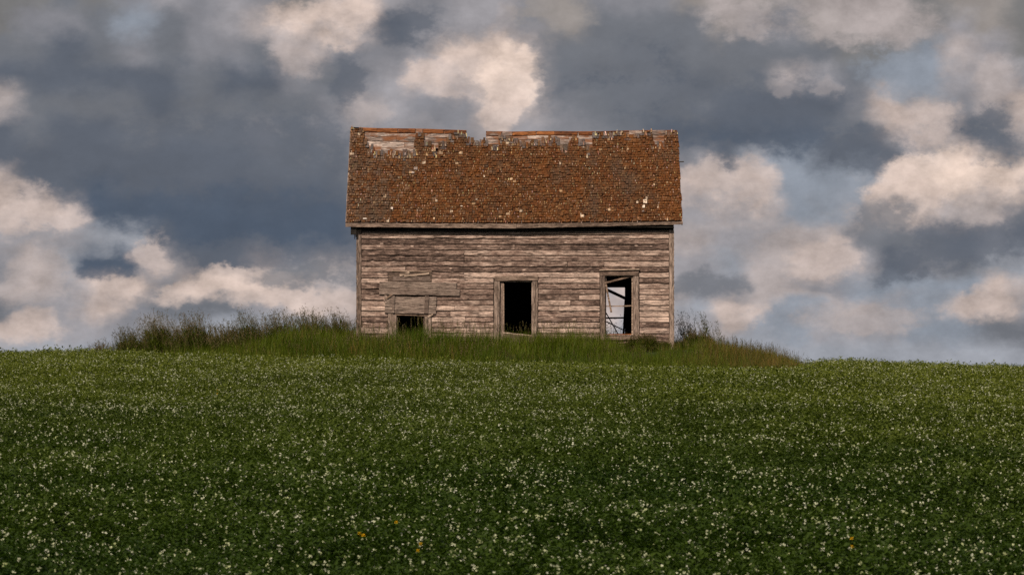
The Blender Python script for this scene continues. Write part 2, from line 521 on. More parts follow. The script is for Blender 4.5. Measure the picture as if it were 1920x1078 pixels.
# ------------------------------------------------------------------ terrain
XK = np.array([-400, -30, -11.6, -8.6, -4.2, 0.0, 3.5, 6.0, 8.4, 9.2])
def sstep(a, b, x):
    t = np.clip((x - a) / (b - a), 0, 1)
    return t * t * (3 - 2 * t)


def yard(x, y):
    """> 0 inside the unfarmed grass round the house"""
    x = np.asarray(x, float); y = np.asarray(y, float)
    front = np.interp(x, [-11.8, -10.5, -8.6, -6.0, -4.2, 0.0, 3.5, 6.0, 7.4, 8.4], [3.5, 1.2, -0.8, -2.8, -3.7, -4.6, -6.6, -6.9, -5.4, 0.5])
    front = front + 0.35 * np.sin(x * 2.3) + 0.2 * np.sin(x * 5.1 + 1)
    v = np.minimum(y - front, 11.0 - y)
    v = np.minimum(v, np.minimum(x + 11.8, 8.4 - x) * 2.0)
    return v


def ground_z(x, y):
    x = np.asarray(x, float); y = np.asarray(y, float)
    # hillside: even rise up to y = -10, then rounding over the crest and falling gently behind the house
    z0 = -1.17
    yc = np.clip(y, -10, 30) + 10
    z = z0 + np.minimum(y + 10, 0) * 0.0505 + 0.0508 * yc - 0.5 * (0.1008 / 40) * yc ** 2
    z = z - 0.05 * np.clip(y - 30, 0, 300)
    z = np.where(y < -105, np.maximum(z, z0 - 95 * 0.0505), z)
    wgt = sstep(-40, 10, y)
    z = z + wgt * (0.02 - 0.0125 * np.clip(x, -40, 40))
    z = z - 0.24 * np.exp(-((x - 4.2) / 3.6) ** 2 - ((y + 7.5) / 4.0) ** 2)
    # house platform
    dx = np.maximum(np.maximum(-4.6 - x, x - 4.8), 0); dy = np.maximum(np.maximum(-0.4 - y, y - 6.4), 0)
    d = np.sqrt(dx ** 2 + dy ** 2)
    m = 1 - sstep(0.0, 3.0, d)
    z = z + 0.30 * sstep(0.0, 2.2, yard(x, y))
    zh = -0.02 - 0.008 * x
    z = z * (1 - m) + zh * m
    z = z + 0.05 * np.sin(x * 0.55 + 1.3) * np.sin(y * 0.33) + 0.03 * np.sin(x * 1.7 + y * 0.9)
    return z


gx = np.unique(np.concatenate([np.linspace(-1500, -60, 14), np.linspace(-60, -20, 16), np.linspace(-20, 20, 100), np.linspace(20, 60, 16), np.linspace(60, 1500, 14)]))
gy = np.unique(np.concatenate([np.linspace(-400, -115, 8), np.linspace(-115, -12, 70), np.linspace(-12, 16, 60), np.linspace(16, 60, 20), np.linspace(60, 3000, 20)]))
GX, GY = np.meshgrid(gx, gy)
GZ = ground_z(GX, GY)
gv = np.stack([GX.ravel(), GY.ravel(), GZ.ravel()], 1)
nx, ny = len(gx), len(gy)
gf = [(j * nx + i, j * nx + i + 1, (j + 1) * nx + i + 1, (j + 1) * nx + i) for j in range(ny - 1) for i in range(nx - 1)]
gm = MB(); gm.add(gv.tolist(), gf)
ground = tag(gm.build('ground', M['soil']), 'hillside of dark soil under the green field', kind='structure')
for pl in ground.data.polygons:
    pl.use_smooth = True

# ------------------------------------------------------------------ farmhouse
S = 70.0
def wx(px): return (px - 960) / S          # front wall: photograph column -> metres
def wz(py): return (655 - py) / S          # front wall: photograph row -> metres
XL, XR, DEPTH, TOP = wx(668), wx(1264), 6.0, 3.22
house = empty('farmhouse', (0, 0, 0), 'abandoned weathered grey farmhouse with rusty brown shingle roof on the hill', 'house')
BOT = -0.25


def holed_wall(name, x0, x1, z0, z1, holes, y0, y1, mat, parent, swap=False):
    xs = sorted({x0, x1, *[h[0] for h in holes], *[h[1] for h in holes]})
    zs = sorted({z0, z1, *[h[2] for h in holes], *[h[3] for h in holes]})
    mb = MB()
    for i in range(len(xs) - 1):
        for j in range(len(zs) - 1):
            cx, cz = (xs[i] + xs[i + 1]) / 2, (zs[j] + zs[j + 1]) / 2
            if any(h[0] < cx < h[1] and h[2] < cz < h[3] for h in holes):
                continue
            box(mb, xs[i], xs[i + 1], y0, y1, zs[j], zs[j + 1])
    if swap:
        mb.v = [(p[1], p[0], p[2]) for p in mb.v]
    return mb.build(name, mat, parent)


# openings in the front wall: x0, x1, z0, z1
H_SMALL = (wx(743), wx(796), wz(648), wz(508))
H_DOOR = (wx(936), wx(999), wz(645), wz(526))
H_WIN = (wx(1134), wx(1188), wz(629), wz(516))
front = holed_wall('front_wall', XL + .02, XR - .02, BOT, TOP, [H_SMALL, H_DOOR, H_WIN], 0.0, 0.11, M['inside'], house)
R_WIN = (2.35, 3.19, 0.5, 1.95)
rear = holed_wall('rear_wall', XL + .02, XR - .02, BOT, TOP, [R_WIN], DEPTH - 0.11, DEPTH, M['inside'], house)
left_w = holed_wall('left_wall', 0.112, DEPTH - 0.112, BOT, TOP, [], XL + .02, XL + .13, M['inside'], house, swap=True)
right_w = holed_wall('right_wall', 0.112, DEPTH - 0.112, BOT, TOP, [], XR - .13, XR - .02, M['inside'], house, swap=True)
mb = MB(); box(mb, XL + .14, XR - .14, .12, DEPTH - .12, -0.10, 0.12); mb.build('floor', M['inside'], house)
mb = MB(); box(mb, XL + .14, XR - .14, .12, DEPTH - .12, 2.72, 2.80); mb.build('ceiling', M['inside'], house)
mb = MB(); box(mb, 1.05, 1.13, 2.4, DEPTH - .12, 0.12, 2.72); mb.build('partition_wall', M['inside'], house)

# clapboards of the front wall, row by row (rows a little uneven), cut at the trim and at butt joints
ROW = 0.1487
cuts = [(wx(727), wx(809), wz(650), wz(505)), (wx(925), wx(1009), wz(650), wz(516)), (wx(1124.5), wx(1199), wz(636), wz(506))]
z = -0.16
row = 0
while z < TOP - 0.14:
    h = ROW
    spans = [(XL + 0.135, XR - 0.135)]
    for (a, b_, c0, c1) in cuts:
        if z + h * 0.55 > c0 and z + h * 0.85 < c1:
            nxt = []
            for (s0, s1) in spans:
                if b_ <= s0 or a >= s1:
                    nxt.append((s0, s1)); continue
                if a - s0 > 0.05: nxt.append((s0, a))
                if s1 - b_ > 0.05: nxt.append((b_, s1))
            spans = nxt
    pieces = []
    for (s0, s1) in spans:
        js = []
        if s1 - s0 > 4.5:
            js = sorted(rnd.sample([wx(870), wx(1064), wx(760), wx(965), wx(1133), wx(1180)], rnd.choice([1, 2, 2])))
        elif s1 - s0 > 1.6 and rnd.random() < 0.45:
            js = [s0 + (s1 - s0) * rnd.uniform(0.3, 0.7)]
        e = [s0] + [j for j in js if s0 + .3 < j < s1 - .3] + [s1]
        pieces += list(zip(e[:-1], e[1:]))
    for (s0, s1) in pieces:
        dz0, dz1 = rnd.uniform(-.006, .006), rnd.uniform(-.006, .006)
        if rnd.random() < 0.10 and s1 - s0 < 3:
            dz1 -= rnd.uniform(0.01, 0.03)
        lift = max(0, rnd.gauss(0, 0.004))
        board_obj('clapboard', M['wall'], front, (s0 + .003, -0.004, z + dz0), (s1 - .003, -0.004, z + dz1), h + 0.012,
                  0.029 + rnd.uniform(-.006, .010), 0.005, warp=rnd.choice([.004, .005, .007, .010]), chip=rnd.choice([0, 0.006, .012, .03]), base=lift, round_=True)
    z += h + rnd.uniform(-.004, .004)
    row += 1

# corner boards, frieze
board_obj('corner_board', M['trim'], front, (XL + .0, -0.008, BOT), (XL + .0, -0.008, TOP - .02), 0.130, 0.030, face=Vector((0, -1, 0)), warp=.003)
board_obj('corner_board', M['trim'], front, (XR - .130, -0.008, BOT), (XR - .130, -0.008, TOP - .02), 0.130, 0.030, face=Vector((0, -1, 0)), warp=.003)
board_obj('frieze_board', M['trim_x'], front, (XL + .14, -0.012, wz(440)), (wx(975), -0.012, wz(440.5)), 0.075, 0.036, warp=.003)
board_obj('frieze_board', M['trim_x'], front, (wx(975.5), -0.012, wz(440.5)), (XR - .14, -0.012, wz(438)), 0.075, 0.036, warp=.003)

# side and rear walls: the same siding
for (wall, at_y) in ((rear, DEPTH),):
    zz = -0.16
    while zz < TOP - .1:
        spans = [(XL + .13, XR - .13)]
        if R_WIN[2] - .1 < zz + .07 < R_WIN[3] + .1:
            spans = [(XL + .13, R_WIN[0] - .02), (R_WIN[1] + .02, XR - .13)]
        for s0, s1 in spans:
            board_obj('clapboard', M['wall'], wall, (s0, at_y + .004, zz), (s1, at_y + .004, zz), ROW + .012, .026, .005, face=Vector((0, 1, 0)), step=0.5)
        zz += ROW
OV = 0.17                                   # eave overhang
roof_rise = 2.76 / (3.0 + OV)
for wall, xx, sg in ((left_w, XL + .02, -1), (right_w, XR - .02, 1)):
    zz = -0.16
    while zz < 5.95:
        inset = max(0.02, (zz + .16 - 3.30) / roof_rise)
        if DEPTH - 2 * inset > 0.3:
            board_obj('clapboard', M['wall'], wall, (xx + sg * .004, inset, zz), (xx + sg * .004, DEPTH - inset, zz), ROW + .012, .026, .005, face=Vector((sg, 0, 0)), step=0.5)
        zz += ROW

# gable ends (attic triangles)
for nm, xx in (('gable_end', XL + .075), ('gable_end', XR - .075)):
    mb = MB(); w2 = .05
    mb.add([(xx - w2, .0, TOP), (xx - w2, DEPTH, TOP), (xx - w2, DEPTH / 2, 5.85), (xx + w2, .0, TOP), (xx + w2, DEPTH, TOP), (xx + w2, DEPTH / 2, 5.85)],
           [(0, 1, 2), (5, 4, 3), (0, 3, 4, 1), (1, 4, 5, 2), (2, 5, 3, 0)])
    mb.build(nm, M['inside'], house)

# --- doorway
door = MB()
box(door, H_DOOR[0], H_DOOR[0] + .03, -.004, .13, H_DOOR[2], H_DOOR[3]); box(door, H_DOOR[1] - .03, H_DOOR[1], -.004, .13, H_DOOR[2], H_DOOR[3])
box(door, H_DOOR[0] + .03, H_DOOR[1] - .03, -.004, .13, H_DOOR[3] - .03, H_DOOR[3])
doorway = door.build('doorway', M['trim'], house)
board_obj('casing', M['trim'], doorway, (wx(925.5), -.010, wz(652)), (wx(926.5), -.010, wz(527.3)), 0.150, .040, warp=.004)
board_obj('casing', M['trim'], doorway, (wx(997.5), -.010, wz(652)), (wx(998.5), -.010, wz(526.3)), 0.145, .040, warp=.005)
board_obj('header', M['trim_x'], doorway, (wx(927.5), -.012, wz(526.3)), (wx(1008.5), -.012, wz(525.3)), 0.125, .046, warp=.003)
board_obj('door_stop', M['trim'], doorway, (wx(938), .03, wz(645)), (wx(938.5), .03, wz(530)), 0.080, .03, warp=.006)
board_obj('split_jamb', M['fresh'], doorway, (wx(943.8), .008, wz(628)), (wx(943.4), .008, wz(532)), 0.024, .03, warp=.010)
board_obj('threshold_board', M['trim_x'], doorway, (wx(943), -.035, wz(646)), (wx(1000), -.035, wz(652)), 0.30, .035, warp=.006)
board_obj('threshold_edge', M['fresh'], doorway, (wx(943.5), -.060, wz(624.2)), (wx(997), -.060, wz(630.2)), 0.030, .02, warp=.008)

# --- right window with its broken sash
wn = MB()
box(wn, H_WIN[0], H_WIN[0] + .022, -.003, .14, H_WIN[2], H_WIN[3]); box(wn, H_WIN[1] - .022, H_WIN[1], -.003, .14, H_WIN[2], H_WIN[3])
box(wn, H_WIN[0] + .022, H_WIN[1] - .022, -.003, .14, H_WIN[3] - .022, H_WIN[3]); box(wn, H_WIN[0] + .022, H_WIN[1] - .022, -.003, .14, H_WIN[2], H_WIN[2] + .022)
window = wn.build('window', M['trim'], house)
tag(window, 'open window without glass, its sash bars broken')
board_obj('casing', M['trim'], window, (wx(1125.5), -.010, wz(637)), (wx(1125), -.010, wz(517.3)), .132, .042, warp=.004)
board_obj('casing', M['trim'], window, (wx(1188.3), -.010, wz(637)), (wx(1188.3), -.010, wz(517.3)), .140, .042, warp=.004)
board_obj('header', M['trim_x'], window, (wx(1125), -.012, wz(516.6)), (wx(1198), -.012, wz(515.6)), .115, .050, warp=.003)
board_obj('header_cap', M['fresh'], window, (wx(1124), -.010, wz(507.2)), (wx(1199), -.010, wz(505.6)), .026, .085, warp=.002)
board_obj('sill', M['trim_x'], window, (wx(1126), -.012, wz(637.5)), (wx(1199), -.012, wz(636)), .095, .075, warp=.004)
board_obj('stool', M['rust'], window, (wx(1138), .045, wz(628.6)), (wx(1185), .045, wz(628)), .04, .04, warp=.002)
board_obj('parting_strip', M['fresh'], window, (wx(1184.6), .022, wz(627)), (wx(1184.6), .022, wz(518.5)), .028, .02, warp=.006)
board_obj('parting_strip', M['trim'], window, (wx(1135.4), .022, wz(627)), (wx(1135.4), .022, wz(518.5)), .022, .02, warp=.006)
board_obj('sash_rail', M['trim_x'], window, (wx(1137), .055, wz(575)), (wx(1168), .055, wz(574.5)), .030, .03, warp=.002)
board_obj('sash_rail', M['fresh'], window, (wx(1168.2), .053, wz(574.8)), (wx(1186), .053, wz(573.8)), .036, .03, warp=.002)
board_obj('loose_bar', M['fresh'], window, (wx(1135.8), .0, wz(531.5)), (wx(1184.6), .012, wz(519)), .046, .02, warp=.002)
board_obj('hanging_muntin', M['fresh'], window, (wx(1133.4), -.035, wz(529)), (wx(1144.6), -.035, wz(586)), .050, .022, warp=.002)

# rear window: its broken frame seen through the house
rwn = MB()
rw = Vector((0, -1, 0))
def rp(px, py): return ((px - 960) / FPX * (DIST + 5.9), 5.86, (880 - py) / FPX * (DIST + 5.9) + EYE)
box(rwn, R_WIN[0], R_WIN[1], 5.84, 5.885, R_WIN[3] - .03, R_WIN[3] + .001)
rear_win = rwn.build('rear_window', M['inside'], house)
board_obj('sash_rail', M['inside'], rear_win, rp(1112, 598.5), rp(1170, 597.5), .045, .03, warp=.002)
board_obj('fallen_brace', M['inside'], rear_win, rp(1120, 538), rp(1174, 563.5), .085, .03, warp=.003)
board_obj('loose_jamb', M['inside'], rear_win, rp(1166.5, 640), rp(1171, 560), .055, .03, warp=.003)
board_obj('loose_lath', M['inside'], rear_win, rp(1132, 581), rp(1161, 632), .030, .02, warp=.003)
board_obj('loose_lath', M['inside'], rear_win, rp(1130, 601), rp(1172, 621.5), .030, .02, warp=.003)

# --- boarded window on the left
bw = MB()
box(bw, H_SMALL[0], H_SMALL[0] + .03, -.003, .13, H_SMALL[2], H_SMALL[3]); box(bw, H_SMALL[1] - .03, H_SMALL[1], -.003, .13, H_SMALL[2], H_SMALL[3])
box(bw, H_SMALL[0] + .03, H_SMALL[1] - .03, -.003, .13, H_SMALL[3] - .03, H_SMALL[3])
boarded = tag(bw.build('boarded_window', M['trim'], house), 'small opening mostly covered by nailed grey planks')
F = Vector((0, -1, 0))
board_obj('casing', M['trim'], boarded, (wx(727.5), -.006, wz(652)), (wx(728), -.006, wz(584)), .215, .036, warp=.006)
board_obj('casing', M['trim'], boarded, (wx(795), -.006, wz(652)), (wx(795.5), -.006, wz(588)), .185, .036, warp=.010)
board_obj('backing_board', M['trim_x'], boarded, (wx(727), -.022, wz(527.5)), (wx(809), -.022, wz(528)), .235, .016, warp=.003)
board_obj('header_cap', M['fresh'], boarded, (wx(734), -.004, wz(508.6)), (wx(809), -.004, wz(509.6)), .022, .052, warp=.002)
board_obj('wedge_board', M['plank'], boarded, (wx(736), -.039, wz(526)), (wx(806), -.039, wz(527)), .125, .008, warp=.004)
board_obj('splinter', M['fresh'], boarded, (wx(750), -.050, wz(518)), (wx(768), -.050, wz(513)), .060, .014, warp=.006)
board_obj('splinter', M['fresh'], boarded, (wx(758), -.049, wz(519)), (wx(805), -.049, wz(514)), .045, .010, warp=.008)
board_obj('plank', M['plank'], boarded, (wx(711), -.034, wz(539)), (wx(856), -.034, wz(541)), .165, .024, warp=.005)
board_obj('plank', M['plank'], boarded, (wx(711), -.034, wz(551.5)), (wx(862), -.034, wz(554.3)), .178, .030, warp=.003)
board_obj('plank', M['plank'], boarded, (wx(722), -.026, wz(570)), (wx(818), -.026, wz(571)), .205, .030, warp=.004)
board_obj('plank', M['plank'], boarded, (wx(721.5), -.026, wz(586.5)), (wx(817.5), -.026, wz(588.8)), .240, .034, warp=.004)
board_obj('batten', M['plank'], boarded, (wx(735), -.062, wz(586)), (wx(736.2), -.062, wz(554)), .060, .02, warp=.004)
board_obj('batten', M['plank'], boarded, (wx(795), -.062, wz(587)), (wx(797), -.062, wz(554.6)), .105, .02, warp=.006)
board_obj('splinter', M['fresh'], boarded, (wx(726), -.060, wz(561)), (wx(736.5), -.060, wz(553)), .055, .02, warp=.006)
board_obj('splinter', M['trim'], boarded, (wx(719.5), -.040, wz(564)), (wx(721), -.040, wz(553)), .080, .02, warp=.008)
board_obj('lintel_strip', M['fresh'], boarded, (wx(742), -.020, wz(590.8)), (wx(803), -.020, wz(593)), .028, .03, warp=.002)
board_obj('splinter', M['fresh'], boarded, (wx(803), -.035, wz(595)), (wx(812.5), -.035, wz(590)), .045, .02, warp=.008)

# --- roof
ANG = math.atan2(2.76, 3.0 + OV); CA, SA = math.cos(ANG), math.sin(ANG)
SL = math.hypot(3.0 + OV, 2.76)
RX0, RX1 = -4.44, 4.575
def sag(x, s):
    e = np.interp(x, [-4.4, 0, 4.57], [0.014, -0.008, 0.050])
    r = np.interp(x, [-4.4, -1.2, 0, 2.2, 4.57], [0.065, -0.025, -0.060, -0.045, -0.020])
    f = s / SL
    return float(e * (1 - f) + r * f + 0.010 * math.sin(2.1 * x + 3 * s) * math.sin(1.7 * s))
def RF(x, s, n):      # point on the front slope: x along the eave, s up the slope, n out of it
    return Vector((x, -OV + s * CA - n * SA, 3.37 + s * SA + n * CA + sag(x, s)))
def RB(x, s, n):      # rear slope
    return Vector((x, DEPTH + OV - s * CA + n * SA, 3.37 + s * SA + n * CA + sag(x, s)))
def s_of(py):         # photograph row on the front slope -> distance up the slope
    k = (880 - py) / FPX
    return (k * (DIST - OV) + EYE - 3.37) / (SA - k * CA)
def rx_of(px, s):     # photograph column at that height -> x
    return (px - 960) / FPX * (DIST - OV + s * CA)

NX0, NX1 = rx_of(874.5, 4.2), rx_of(911, 4.2)      # gap in the ridge where a chimney stood
S_GAP = s_of(262.5)
mb = MB()                                          # rafters and ridge pole
for i in range(16):
    x = XL + .12 + i * (XR - XL - .24) / 15
    top = S_GAP - .1 if NX0 - .1 < x < NX1 + .1 else SL - .04
    for P in (RF, RB):
        q = [P(x - .022, .05, -.04), P(x + .022, .05, -.04), P(x + .022, .05, -.14), P(x - .022, .05, -.14),
             P(x - .022, top, -.04), P(x + .022, top, -.04), P(x + .022, top, -.14), P(x - .022, top, -.14)]
        mb.add(q, BOX_F)
roof = mb.build('roof', M['inside'], house)
tag(roof, 'sagging gable roof of rusty brown wooden shingles')


def slope_board(mb, P, x0, x1, s0, s1, n0, n1, k=None, jit=.004):
    k = k or max(1, int((x1 - x0) / .35))
    r = random.Random(int((x0 + 9) * 1000 + s0 * 77))
    vs, fs = [], []
    for i in range(k + 1):
        x = x0 + (x1 - x0) * i / k
        a, b_ = r.uniform(-jit, jit), r.uniform(-jit, jit)
        vs += [P(x, s0 + a, n0), P(x, s0 + a, n1), P(x, s1 + b_, n1), P(x, s1 + b_, n0)]
    for i in range(k):
        a, b_ = 4 * i, 4 * i + 4
        for j in range(4):
            fs.append((a + j, b_ + j, b_ + (j + 1) % 4, a + (j + 1) % 4))
    fs += [(0, 1, 2, 3), (4 * k + 3, 4 * k + 2, 4 * k + 1, 4 * k)]
    mb.add(vs, fs)


# deck under the shingles; the top boards, where shingles are gone, are single boards
S_DECK = s_of(298)
mb = MB(); slope_board(mb, RF, RX0 + .01, RX1 - .01, 0.0, S_DECK, -.035, -.012); mb.build('roof_deck', M['sheath'], roof)
mb = MB(); slope_board(mb, RB, RX0 + .01, RX1 - .01, 0.0, S_GAP - .02, -.035, -.004)
slope_board(mb, RB, RX0 + .01, NX0, S_GAP - .02, SL - .01, -.035, -.004); slope_board(mb, RB, NX1, RX1 - .01, S_GAP - .02, SL - .01, -.035, -.004)
mb.build('rear_slope', M['shingle'], roof)
brd = [298, 291.5, 284.5, 277.5, 267, 257, 249.5]
for i in range(len(brd)):
    s0 = s_of(brd[i]) + .006
    s1 = (s_of(brd[i + 1]) - .006) if i + 1 < len(brd) else SL - .01
    segs = [(RX0 + .02, NX0), (NX1, RX1 - .02)] if s1 > S_GAP else [(RX0 + .02, RX1 - .02)]
    for (a, b_) in segs:
        e = [a]
        while b_ - e[-1] > 2.6:
            e.append(e[-1] + rnd.uniform(1.1, 2.2))
        e.append(b_)
        for x0, x1 in zip(e[:-1], e[1:]):
            lo = s0 + rnd.uniform(0, .012)
            hole = [rx_of(813, 3.7), rx_of(822, 3.7)]
            if i in (2,) and x0 < hole[0] and x1 > hole[1]:
                parts = [(x0, hole[0]), (hole[1], x1)]
            else:
                parts = [(x0, x1)]
            for q0, q1 in parts:
                m2 = MB(); slope_board(m2, RF, q0 + .003, q1 - .003, lo, s1, -.033, -.010 + rnd.uniform(-.003, .006))
                m2.build('sheathing_board', M['sheath'], roof)
# ridge boards
rb = [(680, 706, 'rust'), (706, 745, 'rust'), (746, 778, 'rust'), (779, 792, 'sheath'), (793, 831, 'rust'), (834, 874, 'rust'),
      (912, 940, 'sheath'), (942, 960, 'sheath'), (961, 1005, 'rust'), (1006, 1040, 'rust'), (1041, 1083, 'rust'), (1085, 1111, 'rust'), (1180, 1204, 'sheath'), (1222, 1248, 'sheath')]
for a, b_, mt in rb:
    x0, x1 = rx_of(a, SL), rx_of(b_, SL)
    m2 = MB(); slope_board(m2, RF, x0 + .002, x1 - .002, SL - .165 + rnd.uniform(-.008, .008), SL + .004, -.004, .022, k=3)
    m2.build('ridge_board', M[mt], roof)
m2 = MB(); slope_board(m2, RB, RX0 + .02, NX0, SL - .16, SL + .012, 0.0, .024); m2.build('ridge_board', M['rust'], roof)
m2 = MB(); slope_board(m2, RB, NX1, RX1 - .02, SL - .16, SL + .012, 0.0, .024); m2.build('ridge_board', M['rust'], roof)

# shingles: how high the courses still reach, by photograph column
TOPS = [(640, 239), (668, 239), (673, 240), (681, 246), (683, 266), (690, 280), (700, 287), (704, 291), (772, 293), (778, 288), (779, 255), (786, 252), (792, 254), (794, 270),
        (812, 274), (813, 292), (822, 292), (823, 272), (836, 272), (840, 258), (848, 256), (852, 251), (873.5, 250), (874, 263), (912, 263), (914, 272), (934, 277),
        (936, 256), (946, 254), (948, 258), (962, 261), (972, 266), (984, 269), (996, 264), (1008, 267), (1022, 264), (1032, 259), (1043, 257), (1047, 264),
        (1056, 276), (1066, 281), (1069, 259), (1080, 257), (1086, 262), (1096, 268), (1102, 279), (1110, 284), (1112, 249), (1126, 247), (1134, 253), (1148, 252),
        (1152, 247), (1168, 247), (1172, 255), (1184, 250), (1200, 251), (1204, 246), (1222, 246), (1224, 270), (1236, 275), (1247, 268), (1249, 246), (1300, 245)]
TPX = [t[0] for t in TOPS]; TPY = [t[1] for t in TOPS]
EXPO = 0.113
NR = int(SL / EXPO) + 1
all_sh = []         # (priority, verts, tint)
MOSS = [(0.098, 0.032, 0.009), (0.080, 0.027, 0.008), (0.112, 0.043, 0.013), (0.074, 0.033, 0.012), (0.100, 0.050, 0.021), (0.135, 0.072, 0.034), (0.062, 0.030, 0.012)]
GREY = [(0.105, 0.072, 0.050), (0.082, 0.058, 0.043), (0.13, 0.088, 0.060)]
SLATE = [(0.088, 0.074, 0.070), (0.11, 0.092, 0.086), (0.072, 0.058, 0.055), (0.11, 0.075, 0.055)]
PALE = [(0.36, 0.25, 0.16), (0.44, 0.34, 0.25), (0.28, 0.18, 0.10)]
def lerp3(a, b_, f): return tuple(p + (q - p) * f for p, q in zip(a, b_))
def wedge(x0, x1, s0, s1, n_butt, n_top, thick, skew=0.0, curl=0.0):
    xs0, xs1 = x0 + skew, x1 + skew
    return [RF(xs0, s0, n_butt - thick), RF(xs1, s0, n_butt - thick + curl), RF(xs1, s0, n_butt + curl), RF(xs0, s0, n_butt),
            RF(x0, s1, n_top - .003), RF(x1, s1, n_top - .003), RF(x1, s1, n_top), RF(x0, s1, n_top)]
WF = [(3, 2, 1, 0), (4, 5, 6, 7), (3, 7, 6, 2), (0, 3, 7, 4)[::-1], (1, 2, 6, 5)[::-1], (0, 1, 5, 4)]
for r in range(NR):
    s = r * EXPO + 0.02 * math.sin(r * 1.7) * 0
    x = RX0 - 0.01 + rnd.uniform(-.05, 0)
    while x < RX1:
        wd = rnd.choice([.045, .055, .065, .075, .085, .10]) * rnd.uniform(.85, 1.15)
        x0, x1 = max(x, RX0 - rnd.uniform(0, .015)), min(x + wd, RX1 + rnd.uniform(-.02, .012))
        x += wd + rnd.choice([.006, .008, .011, .014, .020])
        if x1 - x0 < .02: continue
        xc = (x0 + x1) / 2
        px = 960 + FPX * xc / (DIST - OV + s * CA)
        s_top = s_of(np.interp(px, TPX, TPY) + rnd.uniform(-3.5, 3.5))
        s0 = s + rnd.gauss(0, .009)
        if s0 + .06 > s_top or rnd.random() < .006: continue
        if NX0 - .02 < xc < NX1 + .02 and s0 + .12 > S_GAP: continue
        s1 = min(s0 + rnd.uniform(.27, .36), SL - .004)
        edge = s_top - s0
        fx = (px - 651) / 630.0
        moss_p = 0.62 + 0.30 * min(1, max(0, (fx - .02) / .25)) + .1 * fx
        if fx < 0.025: moss_p = 0.12
        base = rnd.choice(MOSS) if rnd.random() < moss_p else rnd.choice(GREY)
        if edge < .24 and rnd.random() < .66: base = rnd.choice(SLATE)
        if fx > .93: base = lerp3(base, (0.14, 0.048, 0.010), .5)
        if rnd.random() < .010: base = rnd.choice(PALE)
        g_ = rnd.uniform(.75, 1.2)
        if base not in PALE and edge >= .24:
            base = lerp3(tuple(c * .86 for c in base), (0.088, 0.031, 0.008), .40)
        tint = tuple(min(.8, c * g_) for c in base)
        curl = rnd.choice([0, 0, 0, .004, -.003, .012])
        lift = rnd.choice([0, 0, .004, .009, .018])
        vs = wedge(x0, x1, s0, s1, .036 + lift, .004, .024, skew=rnd.gauss(0, .005), curl=curl)
        pr = (2.0 if edge < .3 else 0) + (s1 - s0) * (x1 - x0) * 20 * (2.5 if edge < .3 else 1) + rnd.random() * .1
        all_sh.append((pr, vs, tint))
        if edge < .22 and rnd.random() < .30:      # bleached splinters left hanging under the torn edge
            xs = rnd.uniform(x0, x1); tl = rnd.uniform(.08, .20); t2 = tuple(c * rnd.uniform(.8, 1.25) for c in rnd.choice(PALE))
            all_sh.append((-1, wedge(xs, xs + rnd.uniform(.012, .03), s0 + .02, s0 + .02 + tl, .050, .046, .008, skew=rnd.gauss(0, .012)), t2))
        if rnd.random() < .52:          # a split sliver standing proud, tinted pale to paint light on curled edges
            xs = x0 + rnd.uniform(.01, max(.011, x1 - x0 - .02)); ww = rnd.uniform(.007, .018)
            t2 = tuple(c * rnd.uniform(.6, 1.0) for c in rnd.choice(PALE))
            sl = rnd.uniform(.05, .11)
            vs = wedge(xs, xs + ww, s0 + rnd.uniform(-.01, .03), s0 + sl + .02, .038 + lift, .026, .006, skew=rnd.gauss(0, .006))
            all_sh.append((-1, vs, t2))
# the bare torn patch low on the right and small torn spots
for (px, py, ww, hh, tint) in [(1210, 381, .10, .20, (.50, .40, .31)), (1207, 391, .07, .16, (.55, .46, .37)), (1206, 400, .06, .10, (.2, .16, .14)), (1213, 374, .05, .12, (.42, .33, .25)),
                               (779, 318, .10, .14, (.22, .17, .15)), (774, 326, .07, .10, (.36, .29, .25)), (684, 413, .11, .07, (.55, .48, .42)), (734, 394, .06, .10, (.50, .42, .36)), (865, 388, .05, .05, (.55, .48, .4)), (893, 376, .05, .05, (.5, .42, .35))]:
    s0 = s_of(py); xc = rx_of(px, s0)
    all_sh.append((9, wedge(xc - ww / 2, xc + ww / 2, s0 - hh / 2, s0 + hh / 2, .055, .045, .01), tint))
all_sh.sort(key=lambda t: -t[0])
for pr, vs, tint in all_sh[:300]:
    mb = MB(); mb.add(vs, WF, tint); mb.build('shingle', M['shingle'], roof)
mb = MB()
for pr, vs, tint in all_sh[300:]:
    mb.add(vs, WF, tint)
tag(mb.build('shingle_courses', M['shingle'], roof), 'rusty brown weathered shingle courses', kind='stuff')

